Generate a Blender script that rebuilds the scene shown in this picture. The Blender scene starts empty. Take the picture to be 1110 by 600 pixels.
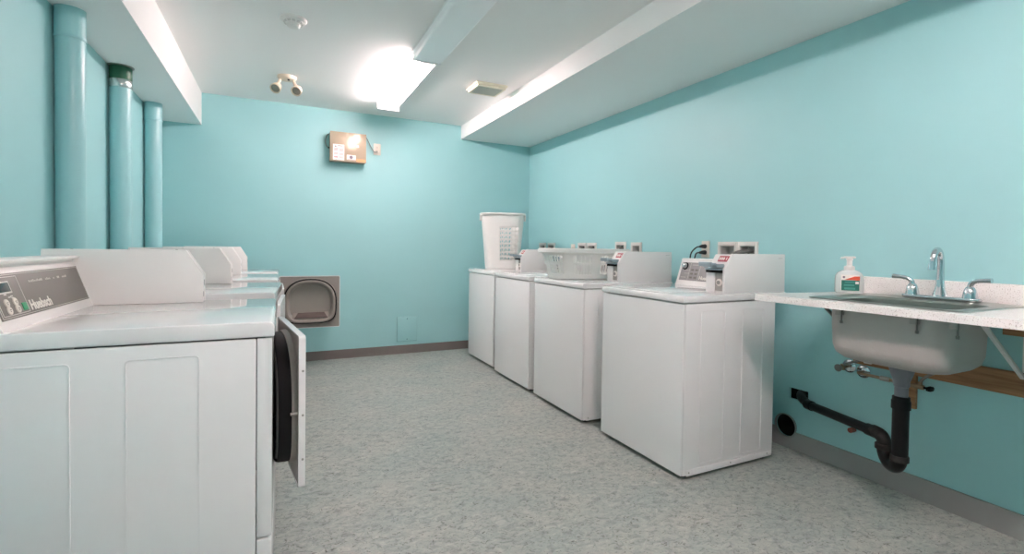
import bpy, bmesh, math, random
from mathutils import Vector, Matrix
random.seed(7)
PI = math.pi
RAD = math.radians
SC = bpy.context.scene
COL = SC.collection

# ------------------------------------------------------------------ room dimensions (metres)
WR, WL, WB, WF = 2.661, -0.911, 5.28, -2.3      # right wall x, left wall x, back wall y, front wall y
ZC = 2.476                                      # ceiling
SR_X, SR_Z = 1.804, 2.329                       # right soffit: inner face x, underside z
SL_X, SL_Z = -0.617, 2.191                      # left soffit

# ------------------------------------------------------------------ materials
def s2l(c):
    return tuple(((v / 12.92) if v <= 0.04045 else ((v + 0.055) / 1.055) ** 2.4) for v in c)
def rgb(r, g, b):
    return s2l((r / 255.0, g / 255.0, b / 255.0)) + (1.0,)

MATS = {}
def mat(name, color, rough=0.5, metal=0.0, spec=0.5, emit=None, estr=0.0, coat=0.0, trans=0.0, bump=None, var=None):
    m = bpy.data.materials.new(name)
    m.use_nodes = True
    nt = m.node_tree
    b = nt.nodes['Principled BSDF']
    b.inputs['Base Color'].default_value = color
    b.inputs['Roughness'].default_value = rough
    b.inputs['Metallic'].default_value = metal
    b.inputs['Specular IOR Level'].default_value = spec
    b.inputs['Coat Weight'].default_value = coat
    b.inputs['Transmission Weight'].default_value = trans
    if emit:
        b.inputs['Emission Color'].default_value = emit
        b.inputs['Emission Strength'].default_value = estr
    tc = nt.nodes.new('ShaderNodeTexCoord')
    if var:
        scale, amt = var
        n = nt.nodes.new('ShaderNodeTexNoise')
        n.inputs['Scale'].default_value = scale
        n.inputs['Detail'].default_value = 4
        nt.links.new(tc.outputs['Object'], n.inputs['Vector'])
        r = nt.nodes.new('ShaderNodeMapRange')
        r.inputs['From Min'].default_value = 0.3
        r.inputs['From Max'].default_value = 0.7
        r.inputs['To Min'].default_value = 1 - amt
        r.inputs['To Max'].default_value = 1 + amt * 0.4
        nt.links.new(n.outputs['Fac'], r.inputs['Value'])
        mx = nt.nodes.new('ShaderNodeMix')
        mx.data_type = 'RGBA'
        mx.blend_type = 'MULTIPLY'
        mx.inputs['Factor'].default_value = 1
        mx.inputs['A'].default_value = color
        nt.links.new(r.outputs['Result'], mx.inputs['B'])
        nt.links.new(mx.outputs['Result'], b.inputs['Base Color'])
    if bump:
        scale, strength = bump
        n2 = nt.nodes.new('ShaderNodeTexNoise')
        n2.inputs['Scale'].default_value = scale
        n2.inputs['Detail'].default_value = 3
        nt.links.new(tc.outputs['Object'], n2.inputs['Vector'])
        bp = nt.nodes.new('ShaderNodeBump')
        bp.inputs['Strength'].default_value = strength
        bp.inputs['Distance'].default_value = 0.002
        nt.links.new(n2.outputs['Fac'], bp.inputs['Height'])
        nt.links.new(bp.outputs['Normal'], b.inputs['Normal'])
    MATS[name] = m
    return m

TEAL = rgb(162, 212, 214)
mat('wall_paint', TEAL, 0.42, spec=0.45, bump=(160, 0.10), var=(1.3, 0.025))
mat('duct_paint', rgb(159, 208, 211), 0.32, spec=0.5, var=(5, 0.03))
mat('gap_shade_and_screw_teal', rgb(84, 132, 138), 0.5)
mat('ceiling_paint', rgb(242, 243, 241), 0.75, spec=0.2, bump=(90, 0.05))
mat('soffit_paint', rgb(238, 239, 237), 0.6, spec=0.3, bump=(90, 0.05))
mat('enamel', rgb(240, 238, 237), 0.22, spec=0.5, coat=0.25)
mat('enamel_gloss', rgb(240, 238, 237), 0.09, spec=0.5, coat=0.6)
mat('enamel_grey', rgb(236, 234, 232), 0.35)
mat('console_white', rgb(238, 235, 232), 0.38)
mat('panel_grey', rgb(122, 118, 112), 0.45)
mat('panel_grey_light', rgb(152, 150, 149), 0.45)
mat('print_white', rgb(228, 224, 216), 0.55)
mat('line_light', rgb(205, 202, 195), 0.5)
mat('button_cream', rgb(214, 208, 198), 0.4)
mat('button_green', rgb(34, 146, 96), 0.4)
mat('display_dark', rgb(38, 58, 58), 0.15)
mat('door_grey', rgb(142, 137, 131), 0.45)
mat('door_lip', rgb(148, 143, 136), 0.40)
mat('screen_brown', rgb(92, 82, 77), 0.7)
mat('rubber_black', rgb(12, 12, 13), 0.6, spec=0.2)
mat('drum_dark', rgb(70, 70, 70), 0.45, metal=0.4)
mat('foot_black', rgb(22, 22, 22), 0.6)
mat('chrome', rgb(215, 220, 224), 0.10, metal=1.0)
mat('slide_metal', rgb(168, 183, 190), 0.32, metal=0.55)
mat('steel', rgb(172, 172, 166), 0.28, metal=1.0, bump=(300, 0.05))
mat('bowl_coating', rgb(174, 170, 166), 0.40, metal=0.1, bump=(400, 0.15))
mat('zinc', rgb(165, 163, 158), 0.38, metal=0.8)
mat('lock_plate', rgb(168, 164, 158), 0.4, metal=0.3)
mat('label_red', rgb(182, 88, 98), 0.5)
mat('label_white', rgb(240, 232, 226), 0.5)
mat('label_print', rgb(120, 112, 125), 0.6)
mat('label_pink', rgb(226, 140, 140), 0.6)
mat('label_orange', rgb(226, 92, 62), 0.5)
mat('label_green', rgb(28, 110, 96), 0.5)
mat('label_mint', rgb(70, 150, 136), 0.5)
mat('sticker_orange', rgb(222, 160, 110), 0.5)
mat('beige_metal', rgb(178, 162, 140), 0.24, spec=0.6, metal=0.1)
mat('plate_ivory', rgb(224, 217, 205), 0.4)
mat('box_white', rgb(226, 222, 216), 0.45)
mat('box_grey', rgb(205, 203, 200), 0.55)
mat('plastic_white', rgb(232, 230, 226), 0.4)
mat('basket_white', rgb(234, 234, 230), 0.38)
mat('fixture_white', rgb(236, 238, 238), 0.4)
mat('lens_white', rgb(246, 250, 251), 0.3)
mat('spot_cream', rgb(222, 210, 190), 0.4)
mat('spot_glass', rgb(150, 145, 132), 0.15, metal=0.4)
mat('grille_cream', rgb(224, 220, 198), 0.45)
mat('grille_grey', rgb(196, 197, 186), 0.6)
mat('cord_black', rgb(26, 27, 28), 0.5)
mat('cord_grey', rgb(120, 128, 126), 0.5)
mat('hose_grey', rgb(112, 110, 106), 0.5)
mat('braid', rgb(140, 134, 126), 0.35, metal=0.7)
mat('pipe_black', rgb(13, 13, 14), 0.40, spec=0.25)
mat('pipe_worn', rgb(40, 38, 36), 0.5, spec=0.3, var=(40, 0.5))
mat('pipe_grey', rgb(120, 122, 130), 0.45)
mat('hole_shade', rgb(20, 20, 20), 0.8)  # near-black that paints the shade inside the wall openings
mat('green_band', rgb(26, 92, 64), 0.45)
mat('foil', rgb(205, 208, 206), 0.22, metal=0.9, bump=(60, 0.8))
mat('base_brown', rgb(102, 96, 91), 0.5)
mat('base_grey', rgb(150, 148, 146), 0.5)
mat('bottle_plastic', rgb(205, 212, 210), 0.18, spec=0.5)
mat('brass_worn', rgb(150, 128, 104), 0.35, metal=0.7)
mat('terracotta', rgb(150, 78, 60), 0.7)
mat('tube_light', rgb(255, 255, 255), 0.4, emit=(1.0, 0.765, 0.765, 1), estr=55.0)
mat('tube_light_rear', rgb(255, 255, 255), 0.4, emit=(1.0, 0.765, 0.765, 1), estr=37.0)

def floor_material():
    m = bpy.data.materials.new('sheet_vinyl'); m.use_nodes = True
    nt = m.node_tree; L = nt.links; b = nt.nodes['Principled BSDF']
    tc = nt.nodes.new('ShaderNodeTexCoord')
    mp = nt.nodes.new('ShaderNodeMapping')
    mp.inputs['Rotation'].default_value = (0, 0, RAD(35))
    mp.inputs['Scale'].default_value = (1.0, 1.35, 1.0)
    L.new(tc.outputs['Object'], mp.inputs['Vector'])
    def noise(scale, detail, rough, dist=0.0):
        n = nt.nodes.new('ShaderNodeTexNoise')
        n.inputs['Scale'].default_value = scale; n.inputs['Detail'].default_value = detail
        n.inputs['Roughness'].default_value = rough; n.inputs['Distortion'].default_value = dist
        L.new(mp.outputs['Vector'], n.inputs['Vector']); return n
    def ramp(src, stops):
        r = nt.nodes.new('ShaderNodeValToRGB'); e = r.color_ramp.elements
        while len(e) < len(stops): e.new(0.5)
        for k, (p, c) in enumerate(stops): e[k].position = p; e[k].color = c
        L.new(src.outputs['Fac'], r.inputs['Fac']); return r
    def mul(a, bb, f=1.0, mode='MULTIPLY'):
        x = nt.nodes.new('ShaderNodeMix'); x.data_type = 'RGBA'; x.blend_type = mode
        x.inputs['Factor'].default_value = f
        L.new(a.outputs[0] if a.type == 'VALTORGB' else a.outputs['Result'], x.inputs['A'])
        L.new(bb.outputs['Color'], x.inputs['B']); return x
    base = ramp(noise(26, 6, 0.66, 0.9), [(0.30, rgb(126, 136, 132)), (0.47, rgb(160, 167, 162)), (0.60, rgb(172, 177, 171)), (0.75, rgb(196, 198, 192))])
    dark = ramp(noise(34, 5, 0.72, 2.2), [(0.34, rgb(128, 126, 120)), (0.44, rgb(255, 255, 255)), (1.0, rgb(255, 255, 255))])
    big = ramp(noise(3.0, 3, 0.5), [(0.3, rgb(234, 240, 240)), (0.7, rgb(255, 252, 249))])
    x = mul(base, dark, 0.9)
    x = mul(x, big, 1.0)
    L.new(x.outputs['Result'], b.inputs['Base Color'])
    b.inputs['Roughness'].default_value = 0.48
    b.inputs['Specular IOR Level'].default_value = 0.35
    MATS['sheet_vinyl'] = m
floor_material()

def speckle_material():
    m = bpy.data.materials.new('speckled_laminate'); m.use_nodes = True
    nt = m.node_tree; L = nt.links; b = nt.nodes['Principled BSDF']
    tc = nt.nodes.new('ShaderNodeTexCoord')
    n = nt.nodes.new('ShaderNodeTexNoise'); n.inputs['Scale'].default_value = 240; n.inputs['Detail'].default_value = 3
    L.new(tc.outputs['Object'], n.inputs['Vector'])
    r = nt.nodes.new('ShaderNodeValToRGB'); e = r.color_ramp.elements
    e[0].position = 0.30; e[0].color = rgb(190, 182, 176)
    e[1].position = 0.44; e[1].color = rgb(242, 239, 236)
    L.new(n.outputs['Fac'], r.inputs['Fac']); L.new(r.outputs['Color'], b.inputs['Base Color'])
    b.inputs['Roughness'].default_value = 0.22
    MATS['laminate'] = m
speckle_material()

def wood_material():
    m = bpy.data.materials.new('raw_wood'); m.use_nodes = True
    nt = m.node_tree; L = nt.links; b = nt.nodes['Principled BSDF']
    tc = nt.nodes.new('ShaderNodeTexCoord'); mp = nt.nodes.new('ShaderNodeMapping')
    mp.inputs['Scale'].default_value = (30, 2.0, 30); L.new(tc.outputs['Object'], mp.inputs['Vector'])
    n = nt.nodes.new('ShaderNodeTexNoise'); n.inputs['Scale'].default_value = 2.2; n.inputs['Detail'].default_value = 5
    L.new(mp.outputs['Vector'], n.inputs['Vector'])
    r = nt.nodes.new('ShaderNodeValToRGB'); e = r.color_ramp.elements
    e[0].position = 0.3; e[0].color = rgb(132, 92, 62); e[1].position = 0.7; e[1].color = rgb(176, 132, 92)
    L.new(n.outputs['Fac'], r.inputs['Fac']); L.new(r.outputs['Color'], b.inputs['Base Color'])
    b.inputs['Roughness'].default_value = 0.7
    MATS['raw_wood'] = m
wood_material()

# ------------------------------------------------------------------ mesh builder
class MB:
    def __init__(self):
        self.bm = bmesh.new()
    def _merge(self, t, M=None):
        bmesh.ops.recalc_face_normals(t, faces=t.faces)
        if M is not None:
            bmesh.ops.transform(t, matrix=M, verts=t.verts)
        me = bpy.data.meshes.new('tmp'); t.to_mesh(me); t.free()
        self.bm.from_mesh(me); bpy.data.meshes.remove(me)
    def box(self, x0, x1, y0, y1, z0, z1, bev=0.0, seg=2, M=None):
        t = bmesh.new()
        bmesh.ops.create_cube(t, size=1.0)
        for v in t.verts:
            v.co = Vector(((x0 + x1) / 2 + v.co.x * (x1 - x0), (y0 + y1) / 2 + v.co.y * (y1 - y0), (z0 + z1) / 2 + v.co.z * (z1 - z0)))
        if bev: bmesh.ops.bevel(t, geom=t.edges[:], offset=bev, segments=seg, profile=0.5, affect='EDGES')
        self._merge(t, M); return self
    def prism(self, poly, axis, a0, a1, bev=0.0, seg=2, M=None):
        """poly: 2D points; axis 'x': (y,z), 'y': (x,z), 'z': (x,y)"""
        t = bmesh.new()
        def P(p, a):
            return {'x': (a, p[0], p[1]), 'y': (p[0], a, p[1]), 'z': (p[0], p[1], a)}[axis]
        A = [t.verts.new(P(p, a0)) for p in poly]; B = [t.verts.new(P(p, a1)) for p in poly]
        n = len(poly)
        t.faces.new(A); t.faces.new(B[::-1])
        for i in range(n):
            t.faces.new((A[i], B[i], B[(i + 1) % n], A[(i + 1) % n]))
        bmesh.ops.recalc_face_normals(t, faces=t.faces)
        if bev: bmesh.ops.bevel(t, geom=t.edges[:], offset=bev, segments=seg, profile=0.5, affect='EDGES')
        self._merge(t, M); return self
    def lathe(self, prof, M=None, n=24, caps=True):
        """prof: (r, z) along local z"""
        t = bmesh.new(); rings = []
        for r, z in prof:
            rings.append([t.verts.new((r * math.cos(2 * PI * k / n), r * math.sin(2 * PI * k / n), z)) for k in range(n)])
        for a, b in zip(rings, rings[1:]):
            for k in range(n):
                t.faces.new((a[k], a[(k + 1) % n], b[(k + 1) % n], b[k]))
        if caps:
            t.faces.new(rings[0][::-1]); t.faces.new(rings[-1])
        self._merge(t, M); return self
    def cyl(self, p0, p1, r, r1=None, n=20):
        p0, p1 = Vector(p0), Vector(p1); d = p1 - p0
        M = Matrix.Translation(p0) @ d.to_track_quat('Z', 'Y').to_matrix().to_4x4()
        return self.lathe([(r, 0), (r if r1 is None else r1, d.length)], M, n)
    def tube(self, pts, r, n=12, smooth=6):
        """round tube along a smoothed path; r may be a list per control point"""
        P = [Vector(p) for p in pts]
        rs = r if isinstance(r, (list, tuple)) else [r] * len(P)
        if smooth > 1 and len(P) > 2:
            Q, R = [], []
            for i in range(len(P) - 1):
                p0, p1, p2, p3 = P[max(i - 1, 0)], P[i], P[i + 1], P[min(i + 2, len(P) - 1)]
                for s in range(smooth):
                    u = s / smooth
                    Q.append(0.5 * ((2 * p1) + (p2 - p0) * u + (2 * p0 - 5 * p1 + 4 * p2 - p3) * u * u + (3 * p1 - p0 - 3 * p2 + p3) * u ** 3))
                    R.append(rs[i] * (1 - u) + rs[i + 1] * u)
            Q.append(P[-1]); R.append(rs[-1]); P, rs = Q, R
        t = bmesh.new(); rings = []; prev = None
        for i, p in enumerate(P):
            d = (P[min(i + 1, len(P) - 1)] - P[max(i - 1, 0)]).normalized()
            if prev is None:
                up = Vector((0, 0, 1)) if abs(d.z) < 0.9 else Vector((1, 0, 0))
                a = d.cross(up).normalized()
            else:
                a = (prev - d * prev.dot(d)).normalized()
            prev = a; b = d.cross(a)
            rings.append([t.verts.new(p + (a * math.cos(2 * PI * k / n) + b * math.sin(2 * PI * k / n)) * rs[i]) for k in range(n)])
        for a, b in zip(rings, rings[1:]):
            for k in range(n):
                t.faces.new((a[k], a[(k + 1) % n], b[(k + 1) % n], b[k]))
        t.faces.new(rings[0][::-1]); t.faces.new(rings[-1])
        self._merge(t); return self
    def loft(self, rings, cap0=True, cap1=True, M=None):
        t = bmesh.new(); R = [[t.verts.new(p) for p in r] for r in rings]; n = len(R[0])
        for a, b in zip(R, R[1:]):
            for k in range(n):
                t.faces.new((a[k], a[(k + 1) % n], b[(k + 1) % n], b[k]))
        if cap0: t.faces.new(R[0][::-1])
        if cap1: t.faces.new(R[-1])
        self._merge(t, M); return self
    def plate(self, outer, holes, axis, a0, a1, M=None):
        """flat plate with holes; loops are 2D point lists"""
        t = bmesh.new()
        def P(p, a):
            return Vector({'x': (a, p[0], p[1]), 'y': (p[0], a, p[1]), 'z': (p[0], p[1], a)}[axis])
        loops, edges = [], []
        for lp in [outer] + holes:
            vs = [t.verts.new(P(p, a0)) for p in lp]; loops.append(vs)
            for i in range(len(vs)): edges.append(t.edges.new((vs[i], vs[(i + 1) % len(vs)])))
        bmesh.ops.triangle_fill(t, use_beauty=True, use_dissolve=False, edges=edges)
        if a1 != a0:
            faces = t.faces[:]
            loops2 = [[t.verts.new(P(p, a1)) for p in lp] for lp in [outer] + holes]
            mp = {}
            for l1, l2 in zip(loops, loops2):
                for u, w in zip(l1, l2): mp[u] = w
            for f in faces: t.faces.new([mp[v] for v in f.verts][::-1])
            for l1, l2 in zip(loops, loops2):
                for i in range(len(l1)):
                    j = (i + 1) % len(l1); t.faces.new((l1[i], l1[j], l2[j], l2[i]))
        self._merge(t, M); return self
    def build(self, name, material, parent=None, angle=35, loc=None):
        me = bpy.data.meshes.new(name); self.bm.to_mesh(me); self.bm.free()
        if loc is not None:
            me.transform(Matrix.Translation(-Vector(loc)))
        me.materials.append(MATS[material])
        for p in me.polygons: p.use_smooth = True
        me.set_sharp_from_angle(angle=RAD(angle))
        o = bpy.data.objects.new(name, me); COL.objects.link(o)
        if loc is not None: o.location = loc
        o.parent = parent
        return o

def tag(o, label=None, cat=None, group=None, kind=None):
    if label: o['label'] = label
    if cat: o['category'] = cat
    if group: o['group'] = group
    if kind: o['kind'] = kind
    return o
def thing(name, loc, rz, label, cat, group=None):
    o = bpy.data.objects.new(name, None); COL.objects.link(o)
    o.empty_display_size = 0.1; o.location = loc; o.rotation_euler = (0, 0, rz)
    return tag(o, label, cat, group)
def copy_tree(o, parent=None):
    c = o.copy(); COL.objects.link(c); c.parent = parent
    for ch in [k for k in SC.objects if k.parent == o]:
        copy_tree(ch, c)
    return c
def structure(name, mb, material):
    return tag(mb.build(name, material), kind='structure')

def text_mb(body, size, M, extrude=0.0006, bold=0.0):
    cu = bpy.data.curves.new('tmp_text', 'FONT'); cu.body = body; cu.size = size; cu.extrude = extrude; cu.offset = bold
    cu.resolution_u = 3
    ob = bpy.data.objects.new('tmp_text', cu); COL.objects.link(ob)
    bpy.context.view_layer.update()
    me = bpy.data.meshes.new_from_object(ob.evaluated_get(bpy.context.evaluated_depsgraph_get()))
    bpy.data.objects.remove(ob); bpy.data.curves.remove(cu)
    me.transform(M)
    mb = MB(); mb.bm.from_mesh(me); bpy.data.meshes.remove(me)
    return mb

def frame(o, ex, ey):
    ex, ey = Vector(ex).normalized(), Vector(ey).normalized(); ez = ex.cross(ey)
    M = Matrix((ex, ey, ez)).transposed().to_4x4(); M.translation = Vector(o); return M

def circle(cx, cy, r, n=28, ry=None):
    return [(cx + r * math.cos(2 * PI * k / n), cy + (ry or r) * math.sin(2 * PI * k / n)) for k in range(n)]
def rect(x0, x1, y0, y1):
    return [(x0, y0), (x1, y0), (x1, y1), (x0, y1)]
def rrect(x0, x1, y0, y1, r, k=5):
    out = []
    for cx, cy, a0 in ((x1 - r, y1 - r, 0), (x0 + r, y1 - r, 90), (x0 + r, y0 + r, 180), (x1 - r, y0 + r, 270)):
        for i in range(k + 1):
            a = RAD(a0 + 90 * i / k); out.append((cx + r * math.cos(a), cy + r * math.sin(a)))
    return out

# ------------------------------------------------------------------ the room
structure('floor', MB().box(WL - 0.1, WR + 0.1, WF - 0.1, WB + 0.1, -0.1, 0.0), 'sheet_vinyl')
structure('ceiling', MB().box(WL - 0.1, WR + 0.1, WF - 0.1, WB + 0.1, ZC, ZC + 0.1), 'ceiling_paint')
structure('wall_back', MB().box(WL - 0.1, WR + 0.2, WB, WB + 0.1, -0.1, ZC + 0.05), 'wall_paint')
structure('wall_front', MB().box(WL - 0.1, WR + 0.2, WF - 0.1, WF, -0.1, ZC + 0.05), 'wall_paint')
structure('wall_left', MB().box(WL - 0.1, WL, WF - 0.05, WB + 0.05, -0.1, ZC + 0.05), 'wall_paint')
structure('trim_1', MB().box(WL - 0.02, SL_X, WF - 0.02, WB + 0.02, SL_Z, ZC + 0.02), 'soffit_paint')
structure('trim_2', MB().box(SR_X, WR + 0.02, WF - 0.02, WB + 0.02, SR_Z, ZC + 0.02), 'soffit_paint')

# supply boxes set into the right wall: (y_far, y_near, z_top, opening z0, z1, group tag)
SUPPLY = [
    (4.998, 4.845, 1.197), (4.792, 4.639, 1.197),
    (4.180, 4.032, 1.195), (4.016, 3.861, 1.195),
    (3.570, 3.420, 1.202), (3.352, 3.215, 1.197),
    (2.425, 2.268, 1.197), (2.264, 2.111, 1.197),
]
BH = 0.155
holes = []
for yf, yn, zt in SUPPLY:
    holes.append(rect(yn + 0.022, yf - 0.022, zt - BH + 0.02, zt - 0.026))
holes.append(rect(1.766, 1.880, 0.288, 0.352))
HOLE_C, HOLE_R = (1.893, 0.126), 0.064
holes.append(circle(HOLE_C[0], HOLE_C[1], HOLE_R))
structure('wall_right', MB().plate(rect(WF - 0.05, WB + 0.05, -0.1, ZC + 0.05), holes, 'x', WR, WR + 0.016), 'wall_paint')
# near-black sheet behind the right wall paints the shade in the cut openings
structure('wall_right_backing', MB().box(WR + 0.145, WR + 0.2, WF - 0.05, WB + 0.05, -0.1, ZC + 0.05), 'hole_shade')

structure('baseboard_back', MB().prism([(WB, 0), (WB - 0.014, 0), (WB - 0.006, 0.012), (WB - 0.005, 0.084), (WB - 0.002, 0.089), (WB, 0.089)], 'x', WL, WR), 'base_brown')
HB = 0.102
def notch():
    """right baseboard outline with the bite of the round wall opening"""
    cy, cz = HOLE_C; r = HOLE_R
    a = math.asin((HB - cz) / r)
    pts = [(WF, 0.0), (WB - 0.015, 0.0), (WB - 0.015, HB)]
    a0, a1 = a, -PI - a
    N = 16
    for i in range(N + 1):
        t = a0 + (a1 - a0) * i / N
        pts.append((cy + r * math.cos(t), cz + r * math.sin(t)))
    pts.append((WF, HB))
    return pts
structure('baseboard_right', MB().prism(notch(), 'x', WR - 0.011, WR + 0.001), 'base_grey')
structure('baseboard_left', MB().box(WL, WL + 0.01, WF, WB, 0, 0.09), 'base_brown')

# ------------------------------------------------------------------ washing machines
def face_panel(mb, y0, y1, z0, z1, x, sgn):
    """thin embossed panel on a side wall"""
    mb.plate(rrect(y0, y1, z0, z1, 0.012), [rrect(y0 + 0.0035, y1 - 0.0035, z0 + 0.0035, z1 - 0.0035, 0.009)], 'x', x - sgn * 0.001, x + sgn * 0.0018)

def make_washer():
    t = thing('washing_machine', (0, 0, 0), 0, 'x', 'washing machine', 'coin operated washing machines along the right wall')
    H = 0.338
    c = MB().box(-H, H, 0.013, 0.668, 0.02, 0.873, 0.006)
    for s in (-1, 1):
        face_panel(c, 0.118, 0.285, 0.066, 0.834, s * H, s)
        face_panel(c, 0.412, 0.570, 0.066, 0.834, s * H, s)
    c.build('cabinet', 'enamel', t)
    MB().box(-H - 0.001, H + 0.001, 0.0, 0.012, 0.024, 0.872, 0.005, 3).build('front_panel', 'enamel', t)
    for s in (-1, 1):
        k = MB().box(min(s * H, s * (H + 0.004)), max(s * H, s * (H + 0.004)), 0.035, 0.655, 0.019, 0.050, 0.0015).build('kick_rail', 'enamel', t)
        for y in (0.05, 0.34, 0.62):
            MB().cyl((s * (H + 0.0035), y, 0.036), (s * (H + 0.006), y, 0.036), 0.004, n=10).build('screw', 'zinc', k)
    MB().prism([(-0.006, 0.879), (-0.006, 0.9), (-0.003, 0.909), (0.006, 0.914), (0.74, 0.914), (0.748, 0.909), (0.748, 0.879)], 'x', -H - 0.005, H + 0.005, 0.004, 2).build('top_panel', 'enamel_gloss', t)
    ld = MB().prism(rrect(-0.315, 0.178, 0.035, 0.535, 0.02), 'z', 0.9135, 0.918, 0.0016, 2).build('lid', 'enamel_gloss', t)
    MB().box(-0.06, 0.0, 0.028, 0.038, 0.9135, 0.917, 0.001).build('lid_grip', 'enamel', ld)
    MB().prism([(0.566, 0.913), (0.574, 0.925), (0.578, 0.935), (0.624, 1.072), (0.622, 1.080), (0.634, 1.086), (0.735, 1.083), (0.745, 0.913)], 'x', -0.333, 0.200, 0.004, 2).build('console', 'console_white', t)
    # control face
    o = Vector((0, 0.578, 0.935)); es = Vector((0, 0.046, 0.137)).normalized()
    F = lambda x, s, d=0.0: frame(o + Vector((x, 0, 0)) + es * s + Vector((1, 0, 0)).cross(es) * d, (1, 0, 0), es)
    p = MB().box(-0.310, 0.192, 0.010, 0.130, -0.002, 0.0022, 0.0009, M=F(0, 0)).build('control_panel', 'panel_grey_light', t)
    kn = MB().lathe([(0.019, 0.0), (0.0175, 0.012), (0.015, 0.024), (0.012, 0.026)], M=F(-0.280, 0.104, 0.002)).build('knob', 'chrome', p)
    MB().lathe([(0.025, 0), (0.024, 0.003)], M=F(-0.280, 0.104, 0.0022)).build('knob_skirt', 'rubber_black', p)
    ln = MB()
    for x in (-0.236, -0.152):
        ln.box(x - 0.0012, x + 0.0012, 0.014, 0.126, 0.002, 0.0027, M=F(0, 0))
    for s in (0.055, 0.075):
        ln.box(-0.275, -0.235, s, s + 0.0022, 0.002, 0.0027, M=F(0, 0))
    for s, x0, x1 in ((0.112, -0.220, -0.170), (0.028, -0.30, -0.255)):
        ln.box(x0, x1, s, s + 0.003, 0.002, 0.0027, M=F(0, 0))
    ln.build('panel_lines', 'line_light', p)
    for s in (0.030, 0.055, 0.080):
        for x in (-0.212, -0.176):
            b = MB().box(x - 0.011, x + 0.011, s - 0.006, s + 0.006, 0.002, 0.0042, 0.0009, M=F(0, 0)).build('button', 'panel_grey', p)
    text_mb('Huebsch', 0.032, F(-0.142, 0.020, 0.0022), bold=0.0012).build('logo', 'print_white', p)
    # coin box: sheet metal case with the coin slide on its sloped front
    cb = MB()
    prof = [(0.292, 0.914), (0.292, 1.036), (0.348, 1.118), (0.74, 1.118), (0.746, 0.914)]
    cb.prism(prof, 'x', 0.205, 0.319, 0.002)
    cb.prism([(0.280, 0.914), (0.280, 1.043), (0.340, 1.1225), (0.746, 1.1225), (0.7495, 0.914)], 'x', 0.316, 0.331, 0.0025)
    cb.box(0.205, 0.264, 0.281, 0.300, 0.914, 1.034, 0.003)
    c = cb.build('coin_box', 'enamel_grey', t)
    MB().box(0.7 - 0.37, 0.7 - 0.368, 0.69, 0.725, 1.098, 1.101).build('vent_slot', 'box_grey', c)
    lp = MB().box(0.264, 0.316, 0.286, 0.296, 0.928, 1.022, 0.0015).build('lock_plate', 'lock_plate', c)
    Mf = frame((0.292, 0.286, 0.972), (1, 0, 0), (0, 0, 1))
    MB().lathe([(0.019, -0.001), (0.019, 0.004), (0.015, 0.006)], M=Mf).build('lock_ring', 'label_white', c)
    MB().lathe([(0.010, 0.004), (0.010, 0.010), (0.006, 0.012)], M=Mf).build('lock', 'zinc', c)
    # sloped face basis
    sl = Vector((0, 0.056, 0.082)).normalized(); so = Vector((0.262, 0.292, 1.036))
    G = lambda x, s, d=0.0: frame(so + Vector((x, 0, 0)) + sl * s + Vector((1, 0, 0)).cross(sl) * d, (1, 0, 0), sl)
    MB().box(-0.016, 0.050, 0.052, 0.088, 0.0012, 0.0035, 0.0006, M=G(0, 0)).build('price_label', 'label_red', c)
    pr = MB()
    for x, w in ((-0.010, 0.009), (0.003, 0.009), (0.015, 0.009), (0.034, 0.005)):
        pr.box(x, x + w, 0.062, 0.078, 0.0032, 0.0040, M=G(0, 0))
    pr.build('label_print', 'label_white', c)
    # coin slide: housing plate with the push slide reaching out over the front edge
    s = MB()
    s.box(0.212, 0.314, 0.262, 0.318, 1.036, 1.046, 0.002)
    s.box(0.216, 0.312, 0.245, 0.330, 1.050, 1.062, 0.002)
    s.prism([(0.226, 0.212), (0.302, 0.212), (0.308, 0.220), (0.308, 0.30), (0.220, 0.30), (0.220, 0.220)], 'z', 1.062, 1.069, 0.0015)
    s.box(0.222, 0.306, 0.208, 0.218, 1.056, 1.078, 0.002)
    for k in range(4):
        s.box(0.230 + 0.02 * k, 0.242 + 0.02 * k, 0.225, 0.25, 1.067, 1.074, 0.001)
    s.build('coin_slide', 'slide_metal', c)
    MB().box(0.214, 0.314, 0.270, 0.296, 1.022, 1.037, 0.001).build('slide_gap_shade', 'rubber_black', c)  # solid black block paints the shade in the gap under the slide
    for x in (-0.29, 0.29):
        for y in (0.06, 0.61):
            MB().lathe([(0.022, 0.0), (0.022, 0.008), (0.010, 0.012), (0.010, 0.03)], M=Matrix.Translation((x, y, 0))).build('foot', 'foot_black', t)
    return t

washer = make_washer()
WASH = [
    (1.770, 2.155, -90, 'white coin operated washing machine beside the sink counter, nothing standing on it'),
    (1.757, 3.030, -90, 'white washing machine with the wide oval laundry basket on its lid'),
    (1.760, 3.808, -90, 'white washing machine half hidden behind the basket, nothing on its lid'),
    (1.790, 4.592, -90, 'white washing machine in the back corner under the tall laundry hamper'),
]
for i, (x, y, r, lab) in enumerate(WASH):
    w = washer if i == 0 else copy_tree(washer)
    w.location = (x, y, 0); w.rotation_euler = (0, 0, RAD(r)); w['label'] = lab

# ------------------------------------------------------------------ tumble dryers
def dshape(a, top, bot, cx, cz, n=48):
    """D-like outline: round above, squarer below"""
    out = []
    for k in range(n):
        t = 2 * PI * k / n; ct, st = math.cos(t), math.sin(t)
        e = 2 / 2.35 if st >= 0 else 2 / 4.2
        b = top if st >= 0 else bot
        ea = 2 / 2.35 if st >= 0 else 2 / 4.2
        out.append((cx + a * math.copysign(abs(ct) ** ea, ct), cz + b * math.copysign(abs(st) ** e, st)))
    return out

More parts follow.
